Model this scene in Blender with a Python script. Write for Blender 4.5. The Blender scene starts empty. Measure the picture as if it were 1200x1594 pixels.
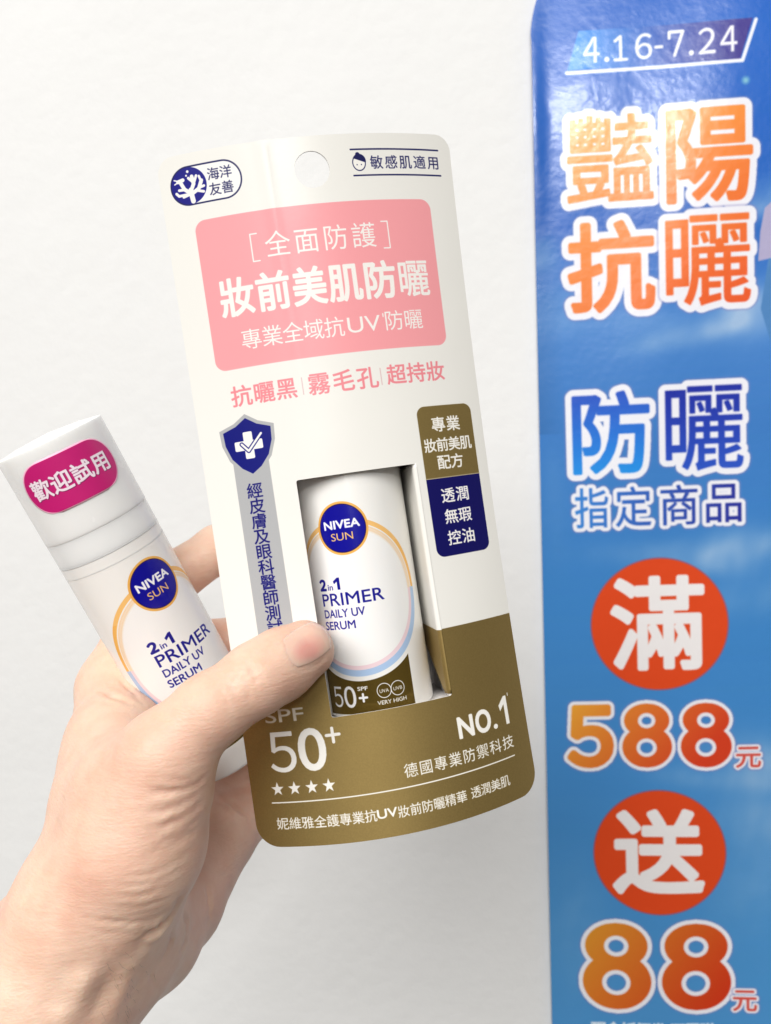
import bpy, bmesh, math, random
import numpy as np
from mathutils import Matrix, Vector, geometry
from mathutils.bvhtree import BVHTree
random.seed(4); np.random.seed(4)
SC = bpy.context.scene
COL = SC.collection

# ------------------------------------------------------------------ frame of the place
# All measures are taken in centimetres in a frame (x right, y down, z away) that is
# turned into world metres here; the wall is the plane world Y = const.
ER = np.array([.99577381, -.03651337, -.08426916])
ED = np.array([.04361679, .99550614, .08405413])
EN = np.array([.08082137, -.08737446, .99289154])
M3 = np.stack([ER, EN, -ED])
EYE = np.array([0, 0, 1.45])
def toW(P):
    return (np.asarray(P, float) @ M3.T) / 100 + EYE
def dirW(d):
    v = M3 @ np.asarray(d, float); return Vector((v / np.linalg.norm(v)).tolist())
FPX = 1300.
def at(px, py, d):
    return np.array([(px - 600) / FPX * d, (py - 797) / FPX * d, d])

# ------------------------------------------------------------------ camera
cd = bpy.data.cameras.new('camera'); cam = bpy.data.objects.new('camera', cd); COL.objects.link(cam)
cd.sensor_fit = 'HORIZONTAL'; cd.sensor_width = 36; cd.lens = 36 * FPX / 1200
cd.clip_start = .01; cd.clip_end = 60
mm = np.eye(4); mm[:3, 0] = M3[:, 0]; mm[:3, 1] = -M3[:, 1]; mm[:3, 2] = -M3[:, 2]; mm[:3, 3] = EYE
cam.matrix_world = Matrix(mm.tolist())
cd.dof.use_dof = True; cd.dof.focus_distance = .190; cd.dof.aperture_fstop = 36
SC.camera = cam

# ------------------------------------------------------------------ world and lamps
W = bpy.data.worlds.new('World'); SC.world = W; W.use_nodes = True
# a shop interior: pale lit ceiling above, dimmer shelves and a dull floor below
_n, _l = W.node_tree.nodes, W.node_tree.links
_tc0 = _n.new('ShaderNodeTexCoord'); _sp = _n.new('ShaderNodeSeparateXYZ'); _mr = _n.new('ShaderNodeMapRange'); _cr = _n.new('ShaderNodeValToRGB')
_mr.inputs['From Min'].default_value = -1; _mr.inputs['From Max'].default_value = 1
_e = _cr.color_ramp.elements; _e[0].position = .25; _e[0].color = (.10, .08, .07, 1); _e[1].position = .85; _e[1].color = (1, .99, .97, 1)
_q = _e.new(.52); _q.color = (.30, .28, .26, 1)
_l.new(_tc0.outputs['Generated'], _sp.inputs[0]); _l.new(_sp.outputs['Z'], _mr.inputs['Value']); _l.new(_mr.outputs[0], _cr.inputs[0])
_l.new(_cr.outputs[0], _n['Background'].inputs[0]); _n['Background'].inputs[1].default_value = .36
SC.view_settings.view_transform = 'Standard'; SC.view_settings.look = 'None'
SC.view_settings.exposure = 0.0; SC.view_settings.gamma = 1
def lamp(name, loc, target, sx, sy, power, col=(1, 1, 1)):
    l = bpy.data.lights.new(name, 'AREA'); l.shape = 'RECTANGLE'; l.size = sx; l.size_y = sy
    l.energy = power; l.color = col
    o = bpy.data.objects.new(name, l); COL.objects.link(o)
    o.location = loc
    o.rotation_euler = (Vector(target) - Vector(loc)).to_track_quat('-Z', 'Y').to_euler()
    return o
TG = (0, .25, 1.45)
lamp('ceiling_lamp', (-.75, -1.75, 2.97), TG, 2.1, 1.3, 79, (1, .985, .955))
lamp('ceiling_tube_lamp', (.62, -3.3, 2.90), TG, .55, .10, 26, (1, 1, .98))
lamp('far_ceiling_lamp', (.42, -6.2, 2.97), TG, .30, .8, 12, (1, 1, .98))

# ------------------------------------------------------------------ small helpers
def setp(o, label=None, cat=None, kind=None, group=None):
    if label: o['label'] = label
    if cat: o['category'] = cat
    if kind: o['kind'] = kind
    if group: o['group'] = group
    return o
def empty(name, P):
    o = bpy.data.objects.new(name, None); COL.objects.link(o)
    o.empty_display_size = .01
    o.location = toW(P); return o
def mesh(name, V, Fc, mats, parent=None, uv=None, smooth=True, midx=None):
    """V in centimetres of the local frame; uv one pair per vertex"""
    V = toW(V)
    org = np.array(parent.location) if parent is not None else V.mean(0)
    me = bpy.data.meshes.new(name)
    me.from_pydata((V - org).tolist(), [], [tuple(int(i) for i in f) for f in Fc])
    if uv is not None:
        ul = me.uv_layers.new(name='UVMap')
        li = np.zeros(len(me.loops), dtype=np.int32); me.loops.foreach_get('vertex_index', li)
        ul.data.foreach_set('uv', np.asarray(uv, dtype=np.float32)[li].ravel())
    for m in (mats if isinstance(mats, (list, tuple)) else [mats]): me.materials.append(m)
    me.polygons.foreach_set('use_smooth', [smooth] * len(me.polygons))
    if midx is not None: me.polygons.foreach_set('material_index', midx)
    me.update()
    o = bpy.data.objects.new(name, me); COL.objects.link(o)
    if parent is not None: o.parent = parent
    else: o.location = org.tolist()
    return o

# ------------------------------------------------------------------ flat print (generated in numpy)
_gl = {}
_tc = bpy.data.curves.new('glyph_tmp', 'FONT'); _tc.fill_mode = 'NONE'; _tc.resolution_u = 5
_to = bpy.data.objects.new('glyph_tmp', _tc); COL.objects.link(_to)
def glyph(s):
    if s not in _gl:
        _tc.body = s; bpy.context.view_layer.update()
        dg = bpy.context.evaluated_depsgraph_get(); ev = _to.evaluated_get(dg); me = ev.to_mesh()
        co = np.array([v.co[:2] for v in me.vertices]); ed = np.array([e.vertices[:] for e in me.edges])
        _gl[s] = co[ed] if len(ed) else np.zeros((0, 2, 2)); ev.to_mesh_clear()
    return _gl[s].copy()
ONE = np.array([[.62, 0], [.40, 0], [.40, .56], [.12, .40], [.06, .56], [.44, .78], [.62, .78]])   # a "1" with a flag
def eight():
    """round fat 8 in a unit box, y up"""
    ys = np.linspace(0, 1, 90); up = lambda y, c, ry, rx: rx * np.sqrt(np.clip(1 - ((y - c) / ry) ** 2, 0, 1))
    hw = np.maximum(up(ys, .74, .26, .455), up(ys, .325, .325, .5)) + 1e-4
    out = [(.5 + h, y) for h, y in zip(hw, ys)] + [(.5 - h, y) for h, y in zip(hw[::-1], ys[::-1])]
    t = np.linspace(0, 2 * np.pi, 40)[:-1]
    return np.concatenate([poly_edges(out), poly_edges(np.stack([.5 + .185 * np.cos(t), .735 + .125 * np.sin(t)], 1)), poly_edges(np.stack([.49 + .215 * np.cos(t), .31 + .15 * np.sin(t)], 1))])
def poly_edges(p):
    p = np.asarray(p, float); return np.stack([p, np.roll(p, -1, 0)], 1)
class Canvas:
    def __init__(s, w, h, ppc, bg, x0=0., y0=0.):
        s.ppc, s.x0, s.y0 = ppc, x0, y0
        s.W, s.H = int(w * ppc), int(h * ppc); s.w, s.h = w, h
        s.a = np.ones((s.H, s.W, 4), np.float32); s.a[:, :, :3] = np.array(bg) / 255.; s.a[:, :, 3] = 0
    def box(s, x0, y0, x1, y1, pad=3):
        i0 = max(int((x0 - s.x0) * s.ppc) - pad, 0); i1 = min(int((x1 - s.x0) * s.ppc) + pad, s.W)
        j0 = max(int((y0 - s.y0) * s.ppc) - pad, 0); j1 = min(int((y1 - s.y0) * s.ppc) + pad, s.H)
        return i0, j0, max(i1, i0 + 1), max(j1, j0 + 1)
    def grid(s, b):
        x = (np.arange(b[0], b[2]) + .5) / s.ppc + s.x0; y = (np.arange(b[1], b[3]) + .5) / s.ppc + s.y0
        return np.meshgrid(x, y)
    def put(s, b, m, col, metal=None):
        m = np.clip(m, 0, 1)[..., None]; v = s.a[b[1]:b[3], b[0]:b[2]]
        c = col if isinstance(col, np.ndarray) and col.ndim == 3 else np.array(col, np.float32)
        v[..., :3] = v[..., :3] * (1 - m) + c / 255. * m
        if metal is not None: v[..., 3:] = v[..., 3:] * (1 - m) + metal * m
    def sd(s, bb, f, col, metal=0.):
        b = s.box(*bb); X, Y = s.grid(b); s.put(b, .5 - f(X, Y) * s.ppc, col, metal)
    def rrect(s, x0, y0, x1, y1, r, col, metal=0., outline=None):
        cx, cy, hx, hy = (x0 + x1) / 2, (y0 + y1) / 2, (x1 - x0) / 2, (y1 - y0) / 2
        def f(X, Y):
            qx, qy = abs(X - cx) - hx + r, abs(Y - cy) - hy + r
            d = np.hypot(np.maximum(qx, 0), np.maximum(qy, 0)) + np.minimum(np.maximum(qx, qy), 0) - r
            return d if outline is None else abs(d) - outline / 2
        s.sd((x0 - .1, y0 - .1, x1 + .1, y1 + .1), f, col, metal)
    def circle(s, x, y, r, col, metal=0., ring=None):
        f = (lambda X, Y: np.hypot(X - x, Y - y) - r) if ring is None else (lambda X, Y: abs(np.hypot(X - x, Y - y) - r) - ring / 2)
        s.sd((x - r - .1, y - r - .1, x + r + .1, y + r + .1), f, col, metal)
    def line(s, pts, t, col, metal=0., cap=True):
        p = np.array(pts, float); lo = p.min(0) - t; hi = p.max(0) + t
        def f(X, Y):
            d = np.full(X.shape, 9e9)
            for a, c in zip(p[:-1], p[1:]):
                u = c - a; q = ((X - a[0]) * u[0] + (Y - a[1]) * u[1]) / (u @ u + 1e-12); q = np.clip(q, 0, 1)
                d = np.minimum(d, np.hypot(X - a[0] - q * u[0], Y - a[1] - q * u[1]))
            return d - t / 2
        s.sd((*lo, *hi), f, col, metal)
    def edges_mask(s, E, pad=2):
        lo = E.reshape(-1, 2).min(0); hi = E.reshape(-1, 2).max(0)
        b = s.box(lo[0], lo[1], hi[0], hi[1], pad)
        w, h = b[2] - b[0], b[3] - b[1]; SS = 4
        P = (E - np.array([s.x0, s.y0])) * s.ppc - np.array([b[0], b[1]])
        m = np.zeros((h, w + 2), np.float32)
        ya, yb = P[:, 0, 1], P[:, 1, 1]
        for j in range(h * SS):
            y = (j + .5) / SS
            k = (ya <= y) != (yb <= y)
            if not k.any(): continue
            A = P[k]; xs = np.sort(A[:, 0, 0] + (y - A[:, 0, 1]) / (A[:, 1, 1] - A[:, 0, 1]) * (A[:, 1, 0] - A[:, 0, 0]))
            xs = np.clip(xs, 0, w - .001); row = m[j // SS]
            for x0, x1 in zip(xs[0::2], xs[1::2]):
                i0, i1 = int(x0), int(x1)
                if i0 == i1: row[i0] += (x1 - x0) / SS
                else:
                    row[i0] += (i0 + 1 - x0) / SS; row[i1] += (x1 - i1) / SS
                    if i1 > i0 + 1: row[i0 + 1:i1] += 1. / SS
        return b, np.clip(m[:, :w], 0, 1)
    def poly(s, pts, col, metal=0., bold=0):
        s.stamp(poly_edges(pts), col, bold, metal)
    @staticmethod
    def dilate(m, r):
        if r <= 0: return m
        out = m.copy(); R = int(math.ceil(r)); h, w = m.shape
        for dy in range(-R, R + 1):
            for dx in range(-R, R + 1):
                k = r + .5 - math.hypot(dx, dy)
                if k <= 0 or (k > 1.6 and (dx or dy) and R > 3): continue
                k = min(k, 1)
                ys0, ys1 = max(0, dy), min(h, h + dy); xs0, xs1 = max(0, dx), min(w, w + dx)
                if ys1 <= ys0 or xs1 <= xs0: continue
                sub = m[ys0 - dy:ys1 - dy, xs0 - dx:xs1 - dx] * k
                np.maximum(out[ys0:ys1, xs0:xs1], sub, out=out[ys0:ys1, xs0:xs1])
        return out
    def stamp(s, E, col, bold=0., metal=0.):
        if not len(E): return
        r = bold * s.ppc
        b, m = s.edges_mask(E, int(r) + 3)
        m = s.dilate(m, r)
        if callable(col):
            X, Y = s.grid(b); col = col(X, Y)
        s.put(b, m, col, metal)
    # CJK characters: centres spread evenly from (x0) to (x1); em = size, sx = width factor
    def chars(s, t, x0, x1, y, em, col, bold=0., sx=1., metal=0., vertical=False, y1=None, slant=0.):
        n = len(t)
        for i, ch in enumerate(t):
            q = i / (n - 1) if n > 1 else 0
            cxx = x0 if vertical else x0 + (x1 - x0) * q
            cyy = y + (y1 - y) * q if y1 is not None else y
            E = glyph(ch); E[..., 0] = (E[..., 0] - .5) * em * sx + cxx; E[..., 1] = cyy - (E[..., 1] - .38) * em
            s.stamp(E, col, bold, metal)
    # Latin word fitted between x0..x1, cap top yt and baseline yb
    def word(s, t, x0, x1, yt, yb, col, bold=0., metal=0.):
        E = glyph(t)
        lo, hi = E.reshape(-1, 2).min(0), E.reshape(-1, 2).max(0)
        cap = .70 if not t.isdigit() else glyph('8').reshape(-1, 2)[:, 1].max()
        c = glyph('E').reshape(-1, 2); cap = c[:, 1].max() if not t.isdigit() else cap
        x0 += bold; x1 -= bold; yt += bold; yb -= bold
        E[..., 0] = (E[..., 0] - lo[0]) / (hi[0] - lo[0]) * (x1 - x0) + x0
        E[..., 1] = yb - E[..., 1] / cap * (yb - yt)
        s.stamp(E, col, bold, metal)
    def fit(s, E, x0, y0, x1, y1, col, bold=0., metal=0.):
        lo, hi = E.reshape(-1, 2).min(0), E.reshape(-1, 2).max(0)
        x0 += bold; x1 -= bold; y0 += bold; y1 -= bold
        E = E.copy()
        E[..., 0] = (E[..., 0] - lo[0]) / (hi[0] - lo[0]) * (x1 - x0) + x0
        E[..., 1] = y1 - (E[..., 1] - lo[1]) / (hi[1] - lo[1]) * (y1 - y0)
        s.stamp(E, col, bold, metal); return E
    def image(s, name):
        im = bpy.data.images.new(name, s.W, s.H, alpha=True)
        im.alpha_mode = 'CHANNEL_PACKED'; im.colorspace_settings.name = 'sRGB'
        im.pixels.foreach_set(np.ascontiguousarray(s.a[::-1]).ravel().astype(np.float32)); im.update(); im.pack()
        return im

def nodes(name):
    m = bpy.data.materials.new(name); m.use_nodes = True; nt = m.node_tree
    return m, nt, nt.nodes['Principled BSDF'], nt.nodes.new, nt.links.new
def bump(nt, N, L, b, scale, strength, dist, detail=4, coord='Object', vec=None, rough=.5):
    tc = N('ShaderNodeTexCoord'); nz = N('ShaderNodeTexNoise'); nz.inputs['Scale'].default_value = scale
    nz.inputs['Detail'].default_value = detail; nz.inputs['Roughness'].default_value = rough
    bp = N('ShaderNodeBump'); bp.inputs['Strength'].default_value = strength; bp.inputs['Distance'].default_value = dist
    if vec is not None:
        mp = N('ShaderNodeMapping'); mp.inputs['Scale'].default_value = vec; L(tc.outputs[coord], mp.inputs[0]); L(mp.outputs[0], nz.inputs['Vector'])
    else: L(tc.outputs[coord], nz.inputs['Vector'])
    L(nz.outputs[0], bp.inputs['Height']); L(bp.outputs[0], b.inputs['Normal'])
    return nz, bp, tc

NAVY = (10, 10, 128); GOLD = (160, 136, 82); INK = (22, 24, 84); PINK = (247, 163, 168)

# ================================================================== the wall
def mat_wall():
    m, nt, b, N, L = nodes('white_plaster')
    b.inputs['Roughness'].default_value = .75
    nz, bp, tc = bump(nt, N, L, b, 130, .42, .0008, 6)
    n2 = N('ShaderNodeTexNoise'); n2.inputs['Scale'].default_value = 9; n2.inputs['Detail'].default_value = 5
    cr = N('ShaderNodeValToRGB'); cr.color_ramp.elements[0].color = (.77, .77, .765, 1); cr.color_ramp.elements[1].color = (.84, .84, .835, 1)
    L(tc.outputs['Object'], n2.inputs['Vector']); L(n2.outputs[0], cr.inputs[0]); L(cr.outputs[0], b.inputs['Base Color'])
    # broad trowel unevenness under the fine grain
    b2 = N('ShaderNodeBump'); b2.inputs['Strength'].default_value = .15; b2.inputs['Distance'].default_value = .004
    n3 = N('ShaderNodeTexNoise'); n3.inputs['Scale'].default_value = 14; n3.inputs['Detail'].default_value = 3
    L(tc.outputs['Object'], n3.inputs['Vector']); L(n3.outputs[0], b2.inputs['Height']); L(b2.outputs[0], bp.inputs['Normal'])
    return m
WD = 39.7157
def wallpt(X, Y, off=0.):
    return np.outer(np.atleast_1d(X), ER) + np.outer(np.atleast_1d(Y), ED) + (WD - off) * EN
V = wallpt(np.array([-140, 140, 140, -140]), np.array([-130, -130, 144, 144]))
w = mesh('wall', V, [(0, 3, 2, 1)], mat_wall(), smooth=False); setp(w, kind='structure')

# ================================================================== the banner
def banner_canvas():
    PP = 46
    c = Canvas(16, 66, PP, (74, 130, 205), 3.8, -24)
    X, Y = c.grid((0, 0, c.W, c.H))
    def lp(stops, t):
        ts = [q[0] for q in stops]
        return np.stack([np.interp(t, ts, [q[1][k] for q in stops]) for k in range(3)], -1)
    base = lp([(-24, (36, 100, 196)), (-17, (34, 104, 202)), (-9, (30, 98, 190)), (-5, (72, 132, 205)), (0, (62, 124, 196)), (8, (64, 134, 202)), (15, (70, 140, 206)), (25, (76, 146, 206)), (40, (84, 150, 204))], Y)
    rng = np.random.RandomState(3)
    cloud = np.zeros(X.shape)
    def blob(x, y, rx, ry, s, ang=0.):
        ca, sa = math.cos(ang), math.sin(ang); u = (X - x) * ca + (Y - y) * sa; v = -(X - x) * sa + (Y - y) * ca
        return s * np.exp(-(u / rx) ** 2 - (v / ry) ** 2)
    for x, y, rx, ry, s, a in [(14.5, -10, 1.6, .9, .55, -.3), (12.5, -9.2, 2.6, .35, .3, -.25), (13.4, -5.2, 1.2, 1.1, .75, -.5), (11, -4.2, 3, .5, .4, -.15), (9, -5, 3, .7, .15, 0), (4.4, -8.2, .8, .7, .5, -.3), (5.2, -5.8, 1, 1.2, .2, 0),
                               (13.2, 5.6, 2.2, .8, .7, -.1), (11.2, 6.3, 2.5, .5, .3, .1), (15, 7.5, 3, .9, .4, -.2), (14, 15.7, 2.2, 1.1, .6, .1), (12, 16.6, 2.6, .5, .35, .1), (14, 18.5, 2.4, 1.5, .35, 0), (9, 5.6, 3, .5, .15, 0),
                               (4.6, 3, .6, 2.2, .12, 0), (13.5, 22, 2, 2.5, .2, 0), (5, 24, 1.2, 3, .18, 0), (10, -22, 5, 1.4, .25, -.1)]:
        cloud += blob(x, y, rx, ry, s, a)
    # soft turbulence
    t = np.zeros(X.shape)
    for k, am in ((1.1, .5), (2.3, .3), (5, .2)):
        for _ in range(4):
            a = rng.rand() * 6.28; t += am * np.sin((X * math.cos(a) + Y * math.sin(a)) * k + rng.rand() * 6.28 + 1.3 * np.sin(X * k * .6 + Y * k * .3))
    cloud = np.clip(cloud * (1 + .25 * t), 0, 1)[..., None] * .78
    c.a[..., :3] = (base * (1 - cloud) + np.array([186, 208, 232]) * cloud) / 255.
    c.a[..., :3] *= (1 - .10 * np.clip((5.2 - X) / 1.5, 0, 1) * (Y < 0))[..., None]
    # printed parasol edge at the right side
    c.poly([(13.95, -8.6), (14.15, -9.6), (16.5, -11.6), (20, -12), (20, -7.4), (15, -7.5), (13.85, -7.3)], (176, 170, 204))
    c.poly([(14.4, -8.1), (14.8, -8.7), (20, -9.6), (20, -7.8), (14.9, -7.7)], (200, 180, 180))
    c.poly([(13.95, -5.2), (14.3, -7.4), (20, -7.4), (20, -1), (14.6, -2.9)], (78, 132, 190))
    # date box
    def gr(c0, c1, x0, x1, y0=0, y1=1, wy=0.):
        c0, c1 = np.array(c0, float), np.array(c1, float)
        def f(X, Y):
            t = np.clip((1 - wy) * (X - x0) / (x1 - x0) + wy * (Y - y0) / (y1 - y0), 0, 1)[..., None]
            return (c0 * (1 - t) + c1 * t).astype(np.float32)
        return f
    def shade(r, s, E, off=0.):
        pass
    par = [(6.18, -17.74), (13.66, -17.70), (13.12, -16.02), (5.64, -16.10)]
    c.stamp(poly_edges(par), gr((44, 150, 240), (58, 44, 140), 6, 13.2))
    c.line([(5.62, -15.98), (13.22, -15.95), (13.8, -17.62)], .15, (244, 246, 255))
    dg = dict(zip('4.16-7.24', range(9)))
    xs = [6.72, 7.39, 8.0, 9.0, 9.66, 10.38, 11.05, 11.72, 12.64]
    WH = (248, 248, 252)
    def wide(ch): return glyph(ch)
    for ch, x in zip('4.16-7.24', xs):
        if ch == '.': c.circle(x, -16.45, .11, WH)
        elif ch == '-': c.line([(x - .13, -16.82), (x + .13, -16.82)], .13, WH)
        elif ch == '1':
            c.line([(x - .24, -17.2), (x, -17.38), (x, -16.4)], .13, WH); c.line([(x - .26, -16.40), (x + .26, -16.40)], .12, WH)
        elif ch == '7':
            c.line([(x - .27, -17.15), (x - .27, -17.40), (x + .32, -17.40), (x - .05, -16.4)], .13, WH)
        else: c.fit(glyph(chr(ord(ch) + 0xFEE0)), x - .38, -17.46, x + .38, -16.34, WH, .025)
    def big(chs, boxes, col, bold, out, ocol=(240, 240, 248), fringe=(132, 128, 186)):
        Es = []
        for ch, bx in zip(chs, boxes):
            E = eight() if ch == '８' else glyph(ch); lo, hi = E.reshape(-1, 2).min(0), E.reshape(-1, 2).max(0)
            x0, y0, x1, y1 = bx; x0 += bold; x1 -= bold; y0 += bold; y1 -= bold
            E[..., 0] = (E[..., 0] - lo[0]) / (hi[0] - lo[0]) * (x1 - x0) + x0
            E[..., 1] = y1 - (E[..., 1] - lo[1]) / (hi[1] - lo[1]) * (y1 - y0); Es.append(E)
        for k, (dr, cc) in enumerate(((out + .07, fringe), (out, ocol))):
            for E in Es:
                r = (bold + dr) * PP; b, m = c.edges_mask(E, int(r) + 4)
                m = (m > .3).astype(np.float32)
                # large dilation by exact distance to the filled pixels, row-column passes
                m2 = m.copy(); steps = int(r)
                d = edt(m, r + 2)
                mm_ = np.clip(r + .5 - d, 0, 1)
                if k == 0: mm_ = np.clip((r + 2 - d) / 4, 0, 1) * .45
                c.put(b, mm_, cc, 0.)
        for ch, E in zip(chs, Es): c.stamp(E, col, bold)
    OR = lambda x0, x1, y0, y1: gr((246, 176, 66), (226, 84, 40), x0, x1, y0, y1, .55)
    OR2 = lambda x0, x1, y0, y1: gr((246, 148, 62), (228, 82, 42), x0, x1, y0, y1, .5)
    big('豔', [(5.50, -14.1, 9.35, -10.3)], gr((248, 172, 72), (242, 132, 56), 5, 10, -14, -10, .6), .055, .30)
    big('陽', [(9.87, -14.1, 13.67, -9.98)], gr((248, 158, 58), (240, 112, 46), 10, 14, -14, -10, .6), .10, .30)
    big('抗', [(5.43, -9.5, 9.35, -5.38)], gr((244, 148, 62), (238, 116, 54), 5, 10, -9.5, -5.4, .6), .11, .30)
    big('曬', [(9.79, -9.47, 13.55, -5.45)], gr((246, 132, 54), (232, 84, 38), 10, 14, -9.5, -5.4, .6), .05, .30)
    big('防', [(5.46, -1.87, 9.0, 1.96)], gr((42, 84, 196), (38, 146, 232), 5, 5.1, -1.8, 2, .999), .09, .27)
    big('曬', [(9.66, -1.91, 13.17, 1.98)], gr((30, 44, 160), (44, 84, 196), 5, 5.1, -1.8, 2, .999), .045, .27)
    big('指定商品', [(5.5, 2.55, 7.05, 4.45), (7.35, 2.55, 9.0, 4.45), (9.4, 2.55, 11.1, 4.45), (11.45, 2.6, 13.05, 4.4)], gr((62, 136, 216), (44, 52, 154), 5.5, 12.8), .03, .17)
    RED = (226, 76, 34)
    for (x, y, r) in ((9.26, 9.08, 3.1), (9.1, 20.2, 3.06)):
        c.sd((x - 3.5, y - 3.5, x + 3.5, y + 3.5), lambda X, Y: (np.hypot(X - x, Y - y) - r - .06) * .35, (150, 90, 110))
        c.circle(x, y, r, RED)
    c.fit(glyph('滿'), 7.0, 6.75, 11.36, 11.3, (244, 240, 240), .13)
    c.fit(glyph('送'), 6.86, 18.0, 11.22, 22.3, (244, 240, 240), .15)
    g5 = gr((240, 170, 60), (216, 66, 36), 4.9, 10.8, 12.8, 16, .3)
    big('５', [(4.85, 12.85, 7.08, 15.98)], g5, .15, .16)
    big('８８', [(7.45, 12.85, 9.78, 16.0), (10.16, 12.85, 12.51, 16.0)], g5, .03, .16)
    big('元', [(12.66, 15.0, 13.86, 16.05)], (216, 84, 72), .035, .09)
    big('８８', [(5.33, 23.72, 8.62, 28.17), (9.1, 23.72, 12.4, 28.17)], gr((226, 156, 52), (208, 58, 28), 5.4, 11.5, 23.7, 28.2, .35), .03, .20)
    big('元', [(12.44, 27.1, 13.6, 28.2)], (216, 84, 72), .035, .09)
    c.chars('現金折價券', 6.05, 8.9, 29.19, .76, (226, 238, 248), .045)
    c.word('(', 9.3, 9.45, 28.95, 29.55, (206, 224, 240), .03)
    c.chars('可累贈', 9.85, 11.25, 29.19, .76, (226, 238, 248), .045)
    c.word(')', 11.7, 11.85, 28.95, 29.55, (206, 224, 240), .03)
    # small printed sparkle
    c.sd((12.6, -15.9, 14.2, -14.3), lambda X, Y: (np.hypot(X - 13.35, Y + 15.1) - .14) * .12, (128, 190, 214))
    return c
def edt(m, R):
    """distance (px) to the nearest set pixel, limited to R"""
    h, w = m.shape; big_ = 1e6
    d = np.where(m > .5, 0., big_); R = int(math.ceil(R)) + 1
    g = d.copy()
    for k in range(1, R + 1):
        g[:, k:] = np.minimum(g[:, k:], d[:, :-k] + k * k); g[:, :-k] = np.minimum(g[:, :-k], d[:, k:] + k * k)
    o = g.copy()
    for k in range(1, R + 1):
        o[k:] = np.minimum(o[k:], g[:-k] + k * k); o[:-k] = np.minimum(o[:-k], g[k:] + k * k)
    return np.sqrt(np.minimum(o, 1e6))
def print_material(name, canvas, rough, metal=0., coat=0., spec=.5):
    m, nt, b, N, L = nodes(name)
    im = N('ShaderNodeTexImage'); im.image = canvas.image(name); im.interpolation = 'Cubic'; im.extension = 'EXTEND'
    L(im.outputs['Color'], b.inputs['Base Color'])
    b.inputs['Roughness'].default_value = rough; b.inputs['Coat Weight'].default_value = coat; b.inputs['Coat Roughness'].default_value = .1
    b.inputs['Specular IOR Level'].default_value = spec
    return m, nt, b, N, L, im
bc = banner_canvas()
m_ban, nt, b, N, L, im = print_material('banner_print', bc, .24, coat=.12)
nz, bp, tc = bump(nt, N, L, b, 300, .22, .0003, 3)
n3 = N('ShaderNodeTexNoise'); n3.inputs['Scale'].default_value = 55; n3.inputs['Detail'].default_value = 3
b2 = N('ShaderNodeBump'); b2.inputs['Strength'].default_value = .25; b2.inputs['Distance'].default_value = .0010
L(tc.outputs['Object'], n3.inputs['Vector']); L(n3.outputs[0], b2.inputs['Height']); L(b2.outputs[0], bp.inputs['Normal'])
L(bp.outputs[0], b.inputs['Coat Normal'])
def edge_mat(name, col, rough=.6):
    m, nt, b, N, L = nodes(name); b.inputs['Base Color'].default_value = (*col, 1); b.inputs['Roughness'].default_value = rough
    tc = N('ShaderNodeTexCoord'); nz = N('ShaderNodeTexNoise'); nz.inputs['Scale'].default_value = 200
    mr = N('ShaderNodeMapRange'); mr.inputs['To Min'].default_value = rough - .06; mr.inputs['To Max'].default_value = rough + .06
    L(tc.outputs['Object'], nz.inputs['Vector']); L(nz.outputs[0], mr.inputs['Value']); L(mr.outputs[0], b.inputs['Roughness'])
    return m
white_edge = edge_mat('board_edge_white', (.8, .8, .8))
def banner():
    # outline: left edge leans very slightly, top-left corner cut in a wide round; sheet stands off the wall
    x0 = lambda y: 4.02 - .0065 * (y + 5)
    nx, ny = 60, 200
    ys = -22.5 + np.linspace(0, 1, ny + 1) ** 1.0 * 62.5
    V = []; UV = []; F = []
    for y in ys:
        l = x0(y)
        if y < -17.5: l = 9.1 - math.sqrt(max(25.3 - (y + 17.5) ** 2, .01))
        for i in range(nx + 1):
            t = (i / nx) ** 1.6; x = l + (19.6 - l) * t
            d = x - l
            lift = .35 + .10 * math.exp(-(d / .5) ** 2) * math.exp(-((y + 14) / 5) ** 2) + .05 * math.sin(y * .35 + 1) * math.exp(-d / 2) + .03 * math.sin(x * .9 + y * .23)
            V.append(wallpt(x, y, lift)[0]); UV.append(((x - bc.x0) / bc.w, 1 - (y - bc.y0) / bc.h))
    for j in range(ny):
        for i in range(nx):
            a = j * (nx + 1) + i; F.append((a, a + nx + 1, a + nx + 2, a + 1))
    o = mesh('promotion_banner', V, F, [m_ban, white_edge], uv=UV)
    s = o.modifiers.new('thickness', 'SOLIDIFY'); s.thickness = .0018; s.offset = -1; s.material_offset_rim = 0
    return o
o = banner()
setp(o, 'tall glossy blue sale banner with orange and white characters mounted on the white wall', 'banner')

# ================================================================== the card package
CP = [-0.0179, -0.1443, -0.1479, -0.5901, -0.0121, 19.2392, 0.0491, 0.0496, -0.0004, 0.0013, -0.0079]
def rotm(r):
    r = np.array(r); t = np.linalg.norm(r); k = r / t
    K = np.array([[0, -k[2], k[1]], [k[2], 0, -k[0]], [-k[1], k[0], 0]])
    return np.eye(3) + math.sin(t) * K + (1 - math.cos(t)) * K @ K
CR = rotm(CP[:3]); CT = np.array(CP[3:6])
def bow(u, v):
    v = np.asarray(v, float); u = np.asarray(u, float)
    crease = -.022 * np.exp(-((u + 1.02 - .03 * v) / .15) ** 2) * np.clip(1.25 - v / 5.5, 0, 1)      # the board was once bent here
    return (CP[6] + CP[7] * v / 17) * u * u + (CP[8] + CP[9] * v / 17) * u ** 3 + CP[10] * (v - 8.5) ** 2 + crease
def loc(u, v, z):
    """point of the package frame -> centimetre frame"""
    return np.stack(np.broadcast_arrays(u, np.asarray(v, float) - 8.5, z), -1) @ CR.T + CT
def surf(u, v, off=0.):
    return loc(u, v, bow(u, v) + off)
HW, HH = 3.4, 15.83
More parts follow.
